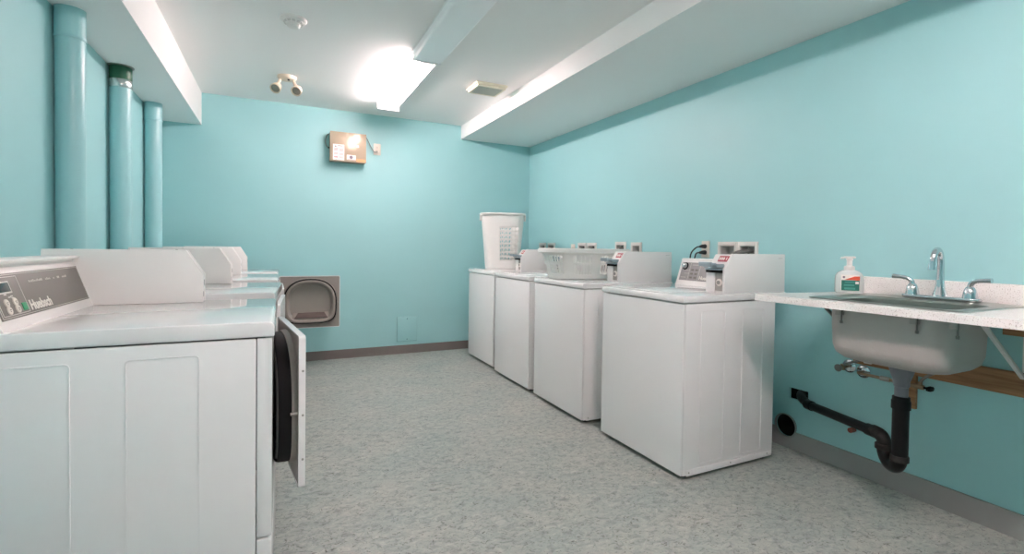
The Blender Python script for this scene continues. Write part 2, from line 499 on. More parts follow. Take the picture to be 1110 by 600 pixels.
DZ = 0.609          # centre height of the door
def make_dryer():
    t = thing('clothes_dryer', (0, 0, 0), 0, 'x', 'clothes dryer', 'coin operated clothes dryers along the left wall')
    H = 0.342
    c = MB()
    c.box(-H, -H + 0.012, 0.041, 0.69, 0.02, 0.866, 0.004)
    c.box(H - 0.012, H, 0.041, 0.69, 0.02, 0.866, 0.004)
    c.box(-H + 0.01, H - 0.01, 0.676, 0.69, 0.02, 0.866, 0.003)
    c.box(-H + 0.01, H - 0.01, 0.05, 0.68, 0.02, 0.034, 0.003)
    for s in (-1, 1):
        face_panel(c, 0.178, 0.342, 0.06, 0.830, s * H, s)
        face_panel(c, 0.452, 0.622, 0.06, 0.830, s * H, s)
    c.build('cabinet', 'enamel', t)
    hole = dshape(0.236, 0.224, 0.208, 0.0, DZ + 0.001)
    f = MB()
    f.plate(rrect(-H, H, 0.286, 0.866, 0.004), [hole], 'y', 0.0, 0.018)
    f.box(-H, -H + 0.014, 0.010, 0.039, 0.286, 0.866, 0.003)
    f.box(H - 0.014, H, 0.010, 0.039, 0.286, 0.866, 0.003)
    fp = f.build('front_panel', 'enamel', t)
    dr = MB()
    n = len(hole)
    ring = lambda y, k: [(k * p[0], y, DZ + k * (p[1] - DZ)) for p in hole]
    dr.loft([ring(0.004, 0.998), ring(0.10, 1.0), ring(0.11, 1.14), ring(0.50, 1.14)], cap0=False, cap1=True)
    dr.build('drum', 'drum_dark', t)
    MB().prism([(0.0, 0.030), (0.0, 0.270), (0.010, 0.280), (0.039, 0.280), (0.039, 0.030)], 'x', -H, H, 0.003).build('lower_panel', 'enamel', t)
    MB().prism([(-0.006, 0.870), (-0.006, 0.902), (-0.002, 0.910), (0.008, 0.914), (0.722, 0.914), (0.727, 0.909), (0.727, 0.870)], 'x', -H - 0.004, H + 0.004, 0.005, 3).build('top_panel', 'enamel_gloss', t)
    MB().prism([(0.572, 0.913), (0.579, 0.928), (0.621, 1.058), (0.632, 1.067), (0.630, 1.075), (0.612, 1.080), (0.612, 1.088), (0.716, 1.088), (0.722, 0.913)], 'x', -0.342, 0.288, 0.0022, 2).build('console', 'console_white', t)
    o = Vector((0, 0.579, 0.928)); es = Vector((0, 0.042, 0.130)).normalized()
    F = lambda x, s, d=0.0: frame(o + Vector((x, 0, 0)) + es * s + Vector((1, 0, 0)).cross(es) * d, (1, 0, 0), es)
    p = MB().box(-0.322, 0.266, 0.012, 0.130, -0.002, 0.0022, 0.0009, M=F(0, 0)).build('control_panel', 'panel_grey', t)
    ln = MB()
    def line(x0, x1, s0, s1): ln.box(x0, x1, s0, s1, 0.002, 0.0027, M=F(0, 0))
    line(-0.318, 0.262, 0.0155, 0.0170); line(-0.318, 0.262, 0.1255, 0.1270)
    line(-0.318, -0.3165, 0.0155, 0.127); line(0.2605, 0.262, 0.0155, 0.127)
    line(-0.310, -0.171, 0.0205, 0.0225); line(-0.310, -0.171, 0.1195, 0.1215)
    line(-0.1728, -0.1705, 0.0205, 0.1215); line(-0.310, -0.308, 0.0205, 0.1215)
    # small unreadable print on the upper edge and beside the display
    x = -0.112
    for nlet in (10, 4, 1, 2, 4):
        for k in range(nlet):
            hgt = random.choice((0.0045, 0.0060, 0.0066))
            line(x, x + 0.0058, 0.0985, 0.0985 + hgt); x += 0.0088
        x += 0.020
    for xx, ss in ((-0.268, 0.074), (-0.252, 0.066), (-0.240, 0.068), (-0.238, 0.063)):
        line(xx, xx + 0.012, ss, ss + 0.0032)
    ln.build('panel_lines', 'line_light', p)
    MB().box(-0.294, -0.226, 0.082, 0.106, 0.002, 0.0032, 0.0005, M=F(0, 0)).build('display', 'display_dark', p)
    MB().box(-0.299, -0.221, 0.078, 0.110, 0.0018, 0.0026, 0.0003, M=F(0, 0)).build('display_frame', 'line_light', p)
    for s in (0.0345, 0.0535):
        for x in (-0.2735, -0.2295):
            MB().lathe([(0.0112, 0.0015), (0.0112, 0.0042), (0.0098, 0.005)], M=F(x, s), n=18).build('button', 'button_cream', p)
            mk = MB()
            mk.box(x - 0.0045, x + 0.0045, s + 0.000, s + 0.0022, 0.0046, 0.0054, M=F(0, 0))
            mk.box(x - 0.0032, x + 0.002, s - 0.0042, s - 0.0022, 0.0046, 0.0054, M=F(0, 0))
            mk.build('button_mark', 'panel_grey', p)
    g = MB().box(-0.202, -0.177, 0.0265, 0.0475, 0.0018, 0.0042, 0.0012, M=F(0, 0)).build('start_button', 'button_green', p)
    text_mb('Huebsch', 0.0385, F(-0.160, 0.0235, 0.0022), bold=0.0011).build('logo', 'print_white', p)
    # coin meter case on the right end of the console
    cb = MB()
    prof = [(0.248, 0.914), (0.248, 1.020), (0.303, 1.111), (0.712, 1.111), (0.716, 0.914)]
    inner = [(0.251, 0.914), (0.251, 1.019), (0.305, 1.1095), (0.712, 1.1095), (0.714, 0.914)]
    cb.prism(prof, 'x', 0.278, 0.288, 0.0012)
    cb.prism(inner, 'x', 0.282, 0.334, 0.0012)
    cb.prism(prof, 'x', 0.330, 0.340, 0.0012)
    c = cb.build('coin_box', 'console_white', t)
    MB().box(0.289, 0.329, 0.2475, 0.2515, 0.962, 1.010, 0.001).build('coin_door', 'enamel_grey', c)
    Mf = frame((0.309, 0.2508, 0.942), (1, 0, 0), (0, 0, 1))
    MB().lathe([(0.011, 0), (0.011, 0.001)], M=Mf).build('lock', 'zinc', c)
    MB().box(0.306, 0.312, 0.2470, 0.2520, 0.976, 0.998).build('coin_slot', 'rubber_black', c)
    for y in (0.335, 0.48, 0.64):
        MB().lathe([(0.0055, 0), (0.0055, 0.0015), (0.003, 0.0035)], M=Matrix.Translation((0.308, y, 1.109)), n=10).build('screw', 'zinc', c)
    for x in (-0.29, 0.29):
        for y in (0.07, 0.63):
            MB().lathe([(0.020, 0.0), (0.020, 0.008), (0.010, 0.012), (0.010, 0.03)], M=Matrix.Translation((x, y, 0))).build('foot', 'foot_black', t)
    # door, hinged on the right; built closed in front of the opening, its origin on the hinge line
    hx, hy = 0.262, -0.004
    dx0, dx1, dz0, dz1 = -0.256, 0.258, 0.368, 0.850
    d = MB()
    d.plate(rrect(dx0, dx1, dz0, dz1, 0.012), [rrect(dx0 + 0.005, dx1 - 0.005, dz0 + 0.005, dz1 - 0.005, 0.008)], 'y', -0.026, -0.006)
    d.plate(rrect(dx0 + 0.004, dx1 - 0.004, dz0 + 0.004, dz1 - 0.004, 0.010), [], 'y', -0.026, -0.020)
    door = d.build('door', 'enamel', t, loc=(hx, hy, 0))
    def on_door(mb, name, m, par=None):
        o = mb.build(name, m, None, loc=(hx, hy, 0)); o.location = (0, 0, 0); o.parent = par or door; return o
    go = dshape(0.229, 0.216, 0.200, 0.001, DZ + 0.002)
    pl = MB().plate(rrect(dx0 + 0.004, dx1 - 0.004, dz0 + 0.004, dz1 - 0.004, 0.007), [dshape(0.205, 0.195, 0.180, 0.0, DZ)], 'y', -0.016, -0.008)
    on_door(pl, 'inner_panel', 'door_grey')
    sc = lambda k, y, oz=0.0: [(0.001 + k * (p[0] - 0.001), y, DZ + oz + k * (p[1] - DZ)) for p in go]
    rg = MB().loft([sc(1.022, -0.0085), sc(1.016, 0.004), sc(1.0, 0.009), sc(0.96, 0.009), sc(0.94, -0.0085)], False, False)
    on_door(rg, 'plug_base', 'door_grey')
    gk = MB().loft([sc(0.985, 0.006), sc(0.990, 0.018), sc(0.985, 0.040), sc(0.970, 0.047), sc(0.945, 0.045), sc(0.925, 0.030), sc(0.93, 0.006)], False, False)
    on_door(gk, 'gasket', 'rubber_black')
    lip = MB().loft([sc(0.940, 0.006), sc(0.938, 0.042), sc(0.922, 0.050), sc(0.89, 0.052), sc(0.845, 0.048), sc(0.800, 0.030), sc(0.770, 0.008), sc(0.750, -0.010), sc(0.70, -0.0140)], False, True)
    on_door(lip, 'door_plug', 'door_lip')
    gr = MB()
    zb = DZ - 0.200 * 0.80
    gr.prism([(-0.118, 0), (0.104, 0), (0.135, 0.060), (-0.145, 0.060)], 'z', -0.002, 0.004, 0.0012,
             M=Matrix.Translation((0.0, -0.004, zb + 0.062)) @ Matrix.Rotation(RAD(-48), 4, 'X'))
    on_door(gr, 'lint_grille', 'screen_brown')
    wd = MB().prism([(-0.0145, zb + 0.066), (0.034, zb + 0.018), (0.034, zb - 0.005), (-0.0145, zb - 0.005)], 'x', -0.158, 0.150, 0.0012)
    on_door(wd, 'grille_ramp', 'door_lip')
    for z in (0.46, 0.60, 0.74):
        on_door(MB().cyl((dx0 + 0.001, -0.018, z), (dx0 - 0.002, -0.018, z), 0.0035, n=10), 'screw', 'zinc')
    st = MB().cyl((dx0 + 0.02, -0.010, 0.602), (dx0 + 0.02, 0.014, 0.602), 0.005, n=12)
    on_door(st, 'door_strike', 'zinc')
    return t

def door_of(t):
    return [o for o in SC.objects if o.parent == t and o.name.split('.')[0] == 'door'][0]

dryer = make_dryer()
DRY = [
    (-0.012, 1.955, 89.4, 7.4, 'white clothes dryer nearest to us with its door ajar beside the open floor'),
    (-0.003, 2.928, 87.2, 0.0, 'second white clothes dryer from us, its door shut, behind the nearest one'),
    (-0.003, 3.870, 89.0, 1.6, 'third white clothes dryer from us, its door barely ajar'),
    (-0.005, 4.735, 89.0, 90.0, 'white clothes dryer by the back wall with its grey door swung wide open'),
]
for i, (x, y, r, dd, lab) in enumerate(DRY):
    w = dryer if i == 0 else copy_tree(dryer)
    w.location = (x, y, 0); w.rotation_euler = (0, 0, RAD(r)); w['label'] = lab
    door_of(w).rotation_euler = (0, 0, RAD(dd))

# ------------------------------------------------------------------ exhaust ducts along the left wall
def duct(y, r, label, style):
    x = WL + r + 0.004
    t = thing('exhaust_duct', (x, y, 0.0), 0, label, 'duct', 'painted exhaust ducts on the left wall')
    MB().lathe([(r, 0.0), (r, 2.06)], n=36).build('pipe', 'duct_paint', t)
    if style == 'green':
        MB().lathe([(r + 0.001, 2.06), (r + 0.003, 2.064), (r + 0.003, 2.105), (r + 0.0015, 2.108)], n=36).build('foil_band', 'foil', t)
        MB().lathe([(r, 2.106), (r + 0.0015, 2.112), (r + 0.0015, SL_Z)], n=36).build('collar', 'green_band', t)
        MB().lathe([(r + 0.002, 2.184), (r + 0.012, 2.187), (r + 0.012, SL_Z)], n=36).build('ceiling_flange', 'zinc', t)
    else:
        MB().lathe([(r, 2.06), (r + 0.0025, 2.063), (r + 0.0025, SL_Z)], n=36).build('collar', 'duct_paint', t)
        MB().lathe([(r + 0.002, 2.052), (r + 0.004, 2.056), (r + 0.004, 2.066), (r + 0.002, 2.07)], n=36).build('clamp_band', 'duct_paint', t)
    return t
duct(2.98, 0.054, 'teal painted exhaust duct nearest to us, painted up to the soffit', 'plain')
duct(3.79, 0.054, 'teal painted exhaust duct with a dark green band at its top', 'green')
duct(4.66, 0.054, 'teal painted exhaust duct closest to the back corner, painted up to the soffit', 'plain')

# ------------------------------------------------------------------ laundry hamper and basket
def cell(bm, f, u0, u1, v0, v1, hole, nsub=3):
    """one wall cell; with hole: a frame around an oval or slot opening"""
    def edge():
        pts = []
        for i in range(nsub): pts.append((u0 + (u1 - u0) * i / nsub, v0))
        for i in range(nsub): pts.append((u1, v0 + (v1 - v0) * i / nsub))
        for i in range(nsub): pts.append((u1 - (u1 - u0) * i / nsub, v1))
        for i in range(nsub): pts.append((u0, v1 - (v1 - v0) * i / nsub))
        return pts
    if hole is None:
        g = [[bm.verts.new(f(u0 + (u1 - u0) * i / nsub, v0 + (v1 - v0) * j / nsub)) for i in range(nsub + 1)] for j in range(nsub + 1)]
        for j in range(nsub):
            for i in range(nsub):
                bm.faces.new((g[j][i], g[j][i + 1], g[j + 1][i + 1], g[j + 1][i]))
        return
    hw, hh, sk, ex = hole
    E = edge(); n = len(E); um, vm = (u0 + u1) / 2, (v0 + v1) / 2
    outer = [bm.verts.new(f(*p)) for p in E]; inner = []
    for (u, v) in E:
        a, b = (u - um) / ((u1 - u0) / 2), (v - vm) / ((v1 - v0) / 2)
        th = math.atan2(b, a); c, s = math.cos(th), math.sin(th)
        cu, sv = math.copysign(abs(c) ** ex, c), math.copysign(abs(s) ** ex, s)
        inner.append(bm.verts.new(f(um + (cu * hw + sk * sv) * (u1 - u0) / 2, vm + sv * hh * (v1 - v0) / 2)))
    for k in range(n):
        bm.faces.new((outer[k], outer[(k + 1) % n], inner[(k + 1) % n], inner[k]))

def perf_shell(name, f, us, vs, holes, material, parent, thick, nsub=3):
    bm = bmesh.new()
    for j in range(len(vs) - 1):
        for i in range(len(us) - 1):
            cell(bm, f, us[i], us[i + 1], vs[j], vs[j + 1], holes(i, j), nsub)
    bmesh.ops.remove_doubles(bm, verts=bm.verts, dist=0.0003)
    bmesh.ops.recalc_face_normals(bm, faces=bm.faces)
    m = MB(); me = bpy.data.meshes.new('t'); bm.to_mesh(me); bm.free(); m.bm.from_mesh(me); bpy.data.meshes.remove(me)
    o = m.build(name, material, parent, angle=50)
    md = o.modifiers.new('wall', 'SOLIDIFY'); md.thickness = thick; md.offset = -1
    return o

def sup(t, a, b, n):
    c, s = math.cos(t), math.sin(t)
    return (a * math.copysign(abs(c) ** (2 / n), c), b * math.copysign(abs(s) ** (2 / n), s))

def sup_table(a, b, n, N=2000):
    pts = [sup(2 * PI * k / N, a, b, n) for k in range(N + 1)]
    acc = [0.0]
    for p, q in zip(pts, pts[1:]): acc.append(acc[-1] + math.hypot(q[0] - p[0], q[1] - p[1]))
    L = acc[-1]; out = []; k = 0
    for i in range(4097):
        d = L * i / 4096
        while k < N - 1 and acc[k + 1] < d: k += 1
        f = (d - acc[k]) / max(acc[k + 1] - acc[k], 1e-9)
        out.append(2 * PI * (k + f) / N)
    return lambda u: out[min(4096, max(0, int(round(u * 4096))))]

def hamper():
    t = thing('laundry_hamper', (2.045, 4.655, 0.9185), RAD(-20), 'tall white plastic laundry hamper with oval holes on the corner washing machine', 'laundry hamper')
    Hh, n = 0.552, 3.4
    A = lambda v: 0.170 + 0.048 * v; B = lambda v: 0.135 + 0.040 * v
    T = sup_table(A(0.5), B(0.5), n)
    def f(u, v):
        x, y = sup(T(u), A(v), B(v), n); return Vector((x, y, 0.004 + v * Hh))
    us = [k / 32 for k in range(33)]
    vs = [0.0, 0.10, 0.15] + [0.15 + 0.078 * (k + 1) for k in range(8)] + [0.86, 1.0]
    def holes(i, j):
        if not (2 <= j <= 9): return None
        # rows of slanted ovals on both long sides
        if i in (23, 24, 25, 26, 27) or i in (5, 6, 7, 8, 9):
            return (0.76, 0.76, 0.16, 1.0)
        return None
    perf_shell('body', f, us, vs, holes, 'basket_white', t, 0.0025)
    ring = lambda k, z: [tuple(list(sup(2 * PI * i / 64, (A(1.0)) + k, (B(1.0)) + k, n)) + [z]) for i in range(64)]
    MB().loft([ring(-0.003, Hh - 0.004), ring(0.012, Hh - 0.008), ring(0.016, Hh + 0.002), ring(0.013, Hh + 0.010), ring(-0.001, Hh + 0.012), ring(-0.004, Hh + 0.004), ring(-0.003, Hh - 0.004)], False, False).build('rim', 'basket_white', t)
    base = lambda k, z: [tuple(list(sup(2 * PI * i / 64, A(0) * k, B(0) * k, n)) + [z]) for i in range(64)]
    MB().loft([base(0.97, 0.0), base(0.995, 0.006), base(0.98, 0.012)]).build('bottom', 'basket_white', t)
    for s in (-1, 1):
        xx = A(0.93) + 0.004
        h = MB()
        h.prism([(-0.055, Hh - 0.062), (0.055, Hh - 0.062), (0.068, Hh - 0.02), (0.068, Hh), (-0.068, Hh), (-0.068, Hh - 0.02)], 'x', s * (xx - 0.004), s * (xx + 0.014), 0.003)
        h.build('handle', 'basket_white', t)
hamper()

def basket():
    t = thing('laundry_basket', (2.035, 3.118, 0.9185), RAD(-4), 'wide white oval laundry basket with slotted sides on a washing machine lid', 'laundry basket')
    Hh, n = 0.205, 2.9
    A = lambda v: 0.262 + 0.055 * v; B = lambda v: 0.178 + 0.045 * v
    T = sup_table(A(0.5), B(0.5), n)
    def f(u, v):
        x, y = sup(T(u), A(v), B(v), n); return Vector((x, y, 0.004 + v * Hh))
    us = [k / 72 for k in range(73)]
    vs = [0.0, 0.10, 0.16, 0.50, 0.56, 0.82, 0.90, 1.0]
    def holes(i, j):
        if j not in (2, 4): return None
        g = i % 9
        return (0.80, 0.98, 0.0, 0.5) if g in (1, 2, 3, 4, 5, 6) else None
    perf_shell('body', f, us, vs, holes, 'basket_white', t, 0.0028)
    ring = lambda k, z: [tuple(list(sup(2 * PI * i / 72, A(1) + k, B(1) + k, n)) + [z]) for i in range(72)]
    MB().loft([ring(-0.003, Hh - 0.004), ring(0.004, Hh - 0.006), ring(0.018, Hh - 0.020), ring(0.023, Hh - 0.014), ring(0.022, Hh + 0.006), ring(0.010, Hh + 0.016), ring(-0.002, Hh + 0.010), ring(-0.003, Hh - 0.004)], False, False).build('rim', 'basket_white', t)
    base = lambda k, z: [tuple(list(sup(2 * PI * i / 72, A(0) * k, B(0) * k, n)) + [z]) for i in range(72)]
    MB().loft([base(0.95, 0.0), base(0.99, 0.005), base(0.975, 0.010)]).build('bottom', 'basket_white', t)
basket()

# ------------------------------------------------------------------ counter, sink, tap
CT = 0.937
def counter():
    t = thing('countertop', (2.33, 1.0, 0.0), 0, 'speckled white laminate counter with a raised back edge holding the sink', 'countertop')
    off = Vector((2.33, 1.0, 0))
    outer = [(2.006 + 0.012, 1.617), (2.006, 1.605), (2.043, 0.30), (2.658, 0.30), (2.658, 1.535)]
    cut = rrect(2.099, 2.470, 0.885, 1.336, 0.06)
    m = MB().plate([(x - off.x, y - off.y) for x, y in outer], [[(x - off.x, y - off.y) for x, y in cut]], 'z', CT - 0.030, CT)
    m.build('worktop', 'laminate', t, angle=30)
    MB().box(2.638 - off.x, 2.660 - off.x, 0.30 - off.y, 1.535 - off.y, CT, CT + 0.082, 0.004).build('backsplash', 'laminate', t)
counter()

def sink():
    cx, cy = 2.335, 1.128
    t = thing('sink', (cx, cy, 0), 0, 'stainless steel sink set into the speckled counter, grey bowl hanging below', 'sink')
    hx, hy = 0.208, 0.288
    bx0, bx1, by0, by1 = 2.108 - cx, 2.450 - cx, 0.895 - cy, 1.326 - cy
    def rr(x0, x1, y0, y1, r, z): return [(p[0], p[1], z) for p in rrect(x0, x1, y0, y1, r, 7)]
    g = lambda k, z, r: rr(bx0 + k, bx1 - k, by0 + k, by1 - k, r, z)
    rim = MB()
    hx0, hx1 = 2.082 - cx, 2.605 - cx
    rim.loft([rr(hx0, hx1, -hy, hy, 0.045, CT + 0.0005), rr(hx0 + 0.004, hx1 - 0.004, -hy + 0.004, hy - 0.004, 0.042, CT + 0.005),
              rr(hx0 + 0.014, hx1 - 0.014, -hy + 0.014, hy - 0.014, 0.036, CT + 0.0055), g(-0.006, CT + 0.0035, 0.066), g(0.0, CT - 0.004, 0.06)], False, False)
    rim.build('rim', 'steel', t)
    ins = MB()
    zb = 0.690
    ins.loft([g(0.0, CT - 0.004, 0.06), g(0.004, CT - 0.10, 0.06), g(0.010, zb + 0.05, 0.062), g(0.022, zb + 0.02, 0.066), g(0.05, zb + 0.008, 0.07), g(0.12, zb + 0.005, 0.025)], False, True)
    ins.build('basin', 'steel', t)
    ou = MB()
    ou.loft([g(-0.004, CT - 0.004, 0.062), g(-0.003, CT - 0.10, 0.062), g(0.0, zb + 0.058, 0.064), g(0.008, zb + 0.026, 0.066), g(0.028, zb + 0.006, 0.068), g(0.06, zb - 0.004, 0.07), g(0.12, zb - 0.008, 0.025)], False, True)
    ou.build('bowl_underside', 'bowl_coating', t)
    # clips that clamp the rim to the counter
    for y in (1.262, 0.990, 0.868):
        c = MB()
        X = 2.090 - cx
        c.box(X - 0.010, X + 0.014, y - cy - 0.011, y - cy + 0.011, 0.878, 0.9065, 0.0012)
        k = c.build('clip', 'zinc', t)
        s = MB()
        s.cyl((X, y - cy - 0.010, 0.905), (X, y - cy - 0.010, 0.850), 0.0035, n=10)
        s.cyl((X, y - cy - 0.010, 0.856), (X, y - cy - 0.010, 0.845), 0.006, n=8)
        s.build('clip_screw', 'hose_grey', k)
    MB().lathe([(0.045, zb + 0.005), (0.043, zb + 0.009), (0.034, zb + 0.008), (0.030, zb + 0.004), (0.012, zb + 0.006), (0.006, zb + 0.014)], M=Matrix.Translation((2.290 - cx, 1.122 - cy, 0))).build('strainer', 'steel', t)
sink()

def faucet():
    x, y, z = 2.545, 1.112, CT + 0.0055
    t = thing('faucet', (x, y, z), 0, 'chrome faucet with two lever handles behind the sink basin', 'faucet')
    MB().prism(rrect(-0.030, 0.030, -0.142, 0.142, 0.029, 8), 'z', 0.0, 0.014, 0.005, 3).build('base_plate', 'chrome', t)
    s = MB()
    s.lathe([(0.028, 0.010), (0.026, 0.022), (0.019, 0.045), (0.0155, 0.070), (0.0135, 0.085)])
    s.tube([(0, 0, 0.06), (0.0, 0, 0.12), (-0.002, 0, 0.172), (-0.012, 0, 0.200), (-0.030, 0, 0.211), (-0.050, 0, 0.200), (-0.062, 0, 0.172), (-0.066, 0, 0.145)],
           [0.0145, 0.0130, 0.0125, 0.0125, 0.0125, 0.0125, 0.0125, 0.0125], n=20)
    sp = s.build('spout', 'chrome', t, angle=60)
    MB().cyl((-0.0648, 0, 0.154), (-0.068, 0, 0.126), 0.0155, n=20).build('aerator', 'chrome', sp)
    for sg, ang in ((1, 0), (-1, 0)):
        h = MB()
        T = Matrix.Translation((0, sg * 0.104, 0))
        h.lathe([(0.027, 0.010), (0.026, 0.018), (0.0235, 0.034), (0.020, 0.048), (0.0145, 0.058), (0.010, 0.062)], M=T)
        hb = h.build('handle', 'chrome', t, angle=60)
        l = MB()
        l.tube([(0, sg * 0.104, 0.052), (-0.002, sg * 0.108, 0.072), (-0.006, sg * 0.122, 0.084), (-0.010, sg * 0.146, 0.089), (-0.013, sg * 0.178, 0.091)], [0.012, 0.0105, 0.009, 0.009, 0.0105], n=14)
        l.build('lever', 'chrome', hb, angle=60)
faucet()

def soap():
    t = thing('soap_dispenser', (2.540, 1.490, CT + 0.0006), RAD(-53), 'clear foam soap pump bottle with green and orange label on the counter', 'soap dispenser')
    rr = lambda a, b, r, z: [(p[0], p[1], z) for p in rrect(-a, a, -b, b, r, 6)]
    m = MB().loft([rr(0.054, 0.032, 0.018, 0.0), rr(0.060, 0.036, 0.022, 0.005), rr(0.060, 0.036, 0.022, 0.070), rr(0.058, 0.035, 0.022, 0.086), rr(0.050, 0.032, 0.022, 0.100), rr(0.034, 0.026, 0.020, 0.110), rr(0.022, 0.021, 0.018, 0.114)])
    m.build('bottle', 'bottle_plastic', t, angle=60)
    p = MB().lathe([(0.0235, 0.112), (0.0235, 0.128), (0.021, 0.133), (0.0125, 0.135), (0.0125, 0.160), (0.015, 0.162), (0.015, 0.172), (0.010, 0.174)])
    p.prism([(-0.030, 0.171), (0.022, 0.171), (0.026, 0.176), (0.022, 0.181), (-0.022, 0.181), (-0.030, 0.176)], 'y', -0.012, 0.012, 0.002)
    p.prism([(-0.040, 0.168), (-0.024, 0.168), (-0.024, 0.178), (-0.036, 0.178)], 'y', -0.007, 0.007, 0.0015)
    p.build('pump', 'plastic_white', t)
    lb = MB().box(-0.038, 0.040, -0.0375, -0.0355, 0.012, 0.090).build('label', 'label_white', t)
    MB().box(-0.036, 0.039, -0.0380, -0.0372, 0.013, 0.064).build('label_band', 'label_green', lb)
    MB().prism([(-0.024, 0.066), (0.040, 0.064), (0.040, 0.084), (0.018, 0.083)], 'y', -0.0381, -0.0372).build('label_wedge', 'label_orange', lb)
    s = MB()
    s.box(-0.022, 0.020, -0.0384, -0.0376, 0.052, 0.057); s.box(-0.026, 0.018, -0.0384, -0.0376, 0.036, 0.044); s.box(-0.024, 0.022, -0.0384, -0.0376, 0.019, 0.028)
    s.build('label_print', 'label_mint', lb)
    MB().box(0.022, 0.036, -0.0385, -0.0376, 0.046, 0.058).build('label_patch', 'label_white', lb)
    MB().lathe([(0.0055, -0.0005), (0.0055, 0.0006)], M=frame((-0.026, -0.0376, 0.079), (1, 0, 0), (0, 0, 1)), n=14).build('label_emblem', 'label_print', lb)
soap()

def bracket(y, mat_, label):
    t = thing('counter_bracket', (WR, y, 0.0), 0, label, 'bracket', 'slanted brackets under the sink counter')
    m = MB()
    M = Matrix.Identity(4)
    a, b = Vector((2.262 - WR, 0, CT - 0.034)), Vector((2.650 - WR, 0, 0.640))
    d = (b - a); L = d.length; ex = d.normalized(); ez = ex.cross(Vector((0, 1, 0)))
    Mx = frame(a, ex, (0, 1, 0))
    m.box(0, L, -0.011, 0.011, -0.0015, 0.0015, M=Mx)
    m.box(0, L, -0.011, -0.0085, -0.011, 0.0015, M=Mx)
    m.build('strut', mat_, t)
    MB().box(2.23 - WR, -0.002, -0.011, 0.011, CT - 0.0335, CT - 0.0305).build('top_arm', mat_, t)
    MB().box(-0.006, -0.001, -0.011, 0.011, 0.60, CT - 0.031).build('wall_arm', mat_, t)
bracket(1.452, 'hose_grey', 'dark slanted bracket under the left end of the counter, beside the bowl')
bracket(0.866, 'enamel_grey', 'white slanted bracket under the counter, to the right of the bowl')

MB_ = MB().box(WR - 0.038, WR - 0.003, 0.30, 0.93, 0.815, CT - 0.032, 0.002)
# wooden battens fixed to the wall
o = MB_.build('wooden_batten', 'raw_wood'); tag(o, 'short brown wooden batten right up under the counter, beyond the white bracket', 'batten', 'wooden battens under the counter')
o = MB().box(WR - 0.020, WR - 0.0005, 0.30, 1.518, 0.572, 0.668, 0.002).build('wooden_batten', 'raw_wood'); tag(o, 'long horizontal wooden batten screwed to the wall below the sink bowl', 'batten', 'wooden battens under the counter')
o = MB().box(WR - 0.020, WR - 0.0005, 1.236, 1.320, 0.415, 0.571, 0.002).build('wooden_batten', 'raw_wood'); tag(o, 'short upright wooden batten on the wall behind the drain pipe', 'batten', 'wooden battens under the counter')
o = MB().box(WR - 0.032, WR - 0.0205, 1.425, 1.462, 0.584, 0.622, 0.003).build('pipe_clip', 'box_white'); tag(o, 'small white square clip on the long wooden batten', 'clip')

# ------------------------------------------------------------------ drain
def drain():
    X, Y = 2.290, 1.122
    t = thing('drain_pipe', (X, Y, 0), 0, 'black plastic drain pipe with a trap running from the sink to the wall', 'drain pipe')
    MB().lathe([(0.024, 0.53), (0.024, 0.590), (0.028, 0.594), (0.028, 0.612), (0.038, 0.640), (0.046, 0.668), (0.050, 0.676), (0.050, 0.6815)]).build('tailpiece', 'pipe_grey', t)
    MB().lathe([(0.034, 0.500), (0.034, 0.532), (0.031, 0.537), (0.031, 0.549), (0.026, 0.552)]).build('slip_nut', 'pipe_black', t)
    MB().lathe([(0.0295, 0.300), (0.0295, 0.505)]).build('riser', 'pipe_black', t)
    q = Vector((2.375 - X, 1.225 - Y, 0)); 
    c = q * 0.5; r = c.length; dirv = q.normalized()
    pts = [(0, 0, 0.320)]
    for k in range(0, 9):
        a = PI + PI * k / 8
        pts.append(tuple(c + dirv * (r * math.cos(a)) + Vector((0, 0, 0.298 + r * 0.86 * math.sin(a)))))
    pts.append((q.x, q.y, 0.306))
    MB().tube(pts, 0.0285, n=20, smooth=3).build('trap_bend', 'pipe_black', t)
    MB().lathe([(0.0335, 0.284), (0.0335, 0.304), (0.031, 0.308)]).build('trap_ring', 'pipe_worn', t)
    MB().lathe([(0.034, 0.282), (0.034, 0.302), (0.030, 0.306)], M=Matrix.Translation(q)).build('trap_nut', 'pipe_worn', t)
    wp = Vector((WR - 0.075 - X, 1.735 - Y, 0.345))
    MB().tube([(q.x, q.y, 0.290), (q.x, q.y, 0.315), (q.x + 0.007, q.y + 0.018, 0.335), (q.x + 0.026, q.y + 0.058, 0.338)], [0.026, 0.027, 0.028, 0.027], n=18).build('elbow', 'pipe_worn', t)
    a0 = Vector((q.x + 0.012, q.y + 0.028, 0.337)); a1 = Vector((WR - 0.085 - X, 1.715 - Y, 0.310))
    MB().cyl(a0, a1, 0.0220, n=20).build('trap_arm', 'pipe_black', t)
    dd = (a1 - a0).normalized()
    MB().cyl(a0 + dd * 0.02, a0 + dd * 0.065, 0.0265, n=20).build('arm_nut', 'pipe_black', t)
    MB().cyl(a1 - dd * 0.045, a1, 0.0260, n=20).build('wall_nut', 'pipe_black', t)
    MB().tube([tuple(a1 - dd * 0.01), tuple(a1 + dd * 0.012 + Vector((0.006, 0, 0.004))), (WR - 0.045 - X, 1.775 - Y, 0.326), (WR + 0.02 - X, 1.815 - Y, 0.330), (WR + 0.10 - X, 1.83 - Y, 0.330)], 0.0235, n=18).build('wall_elbow', 'pipe_worn', t)
drain()

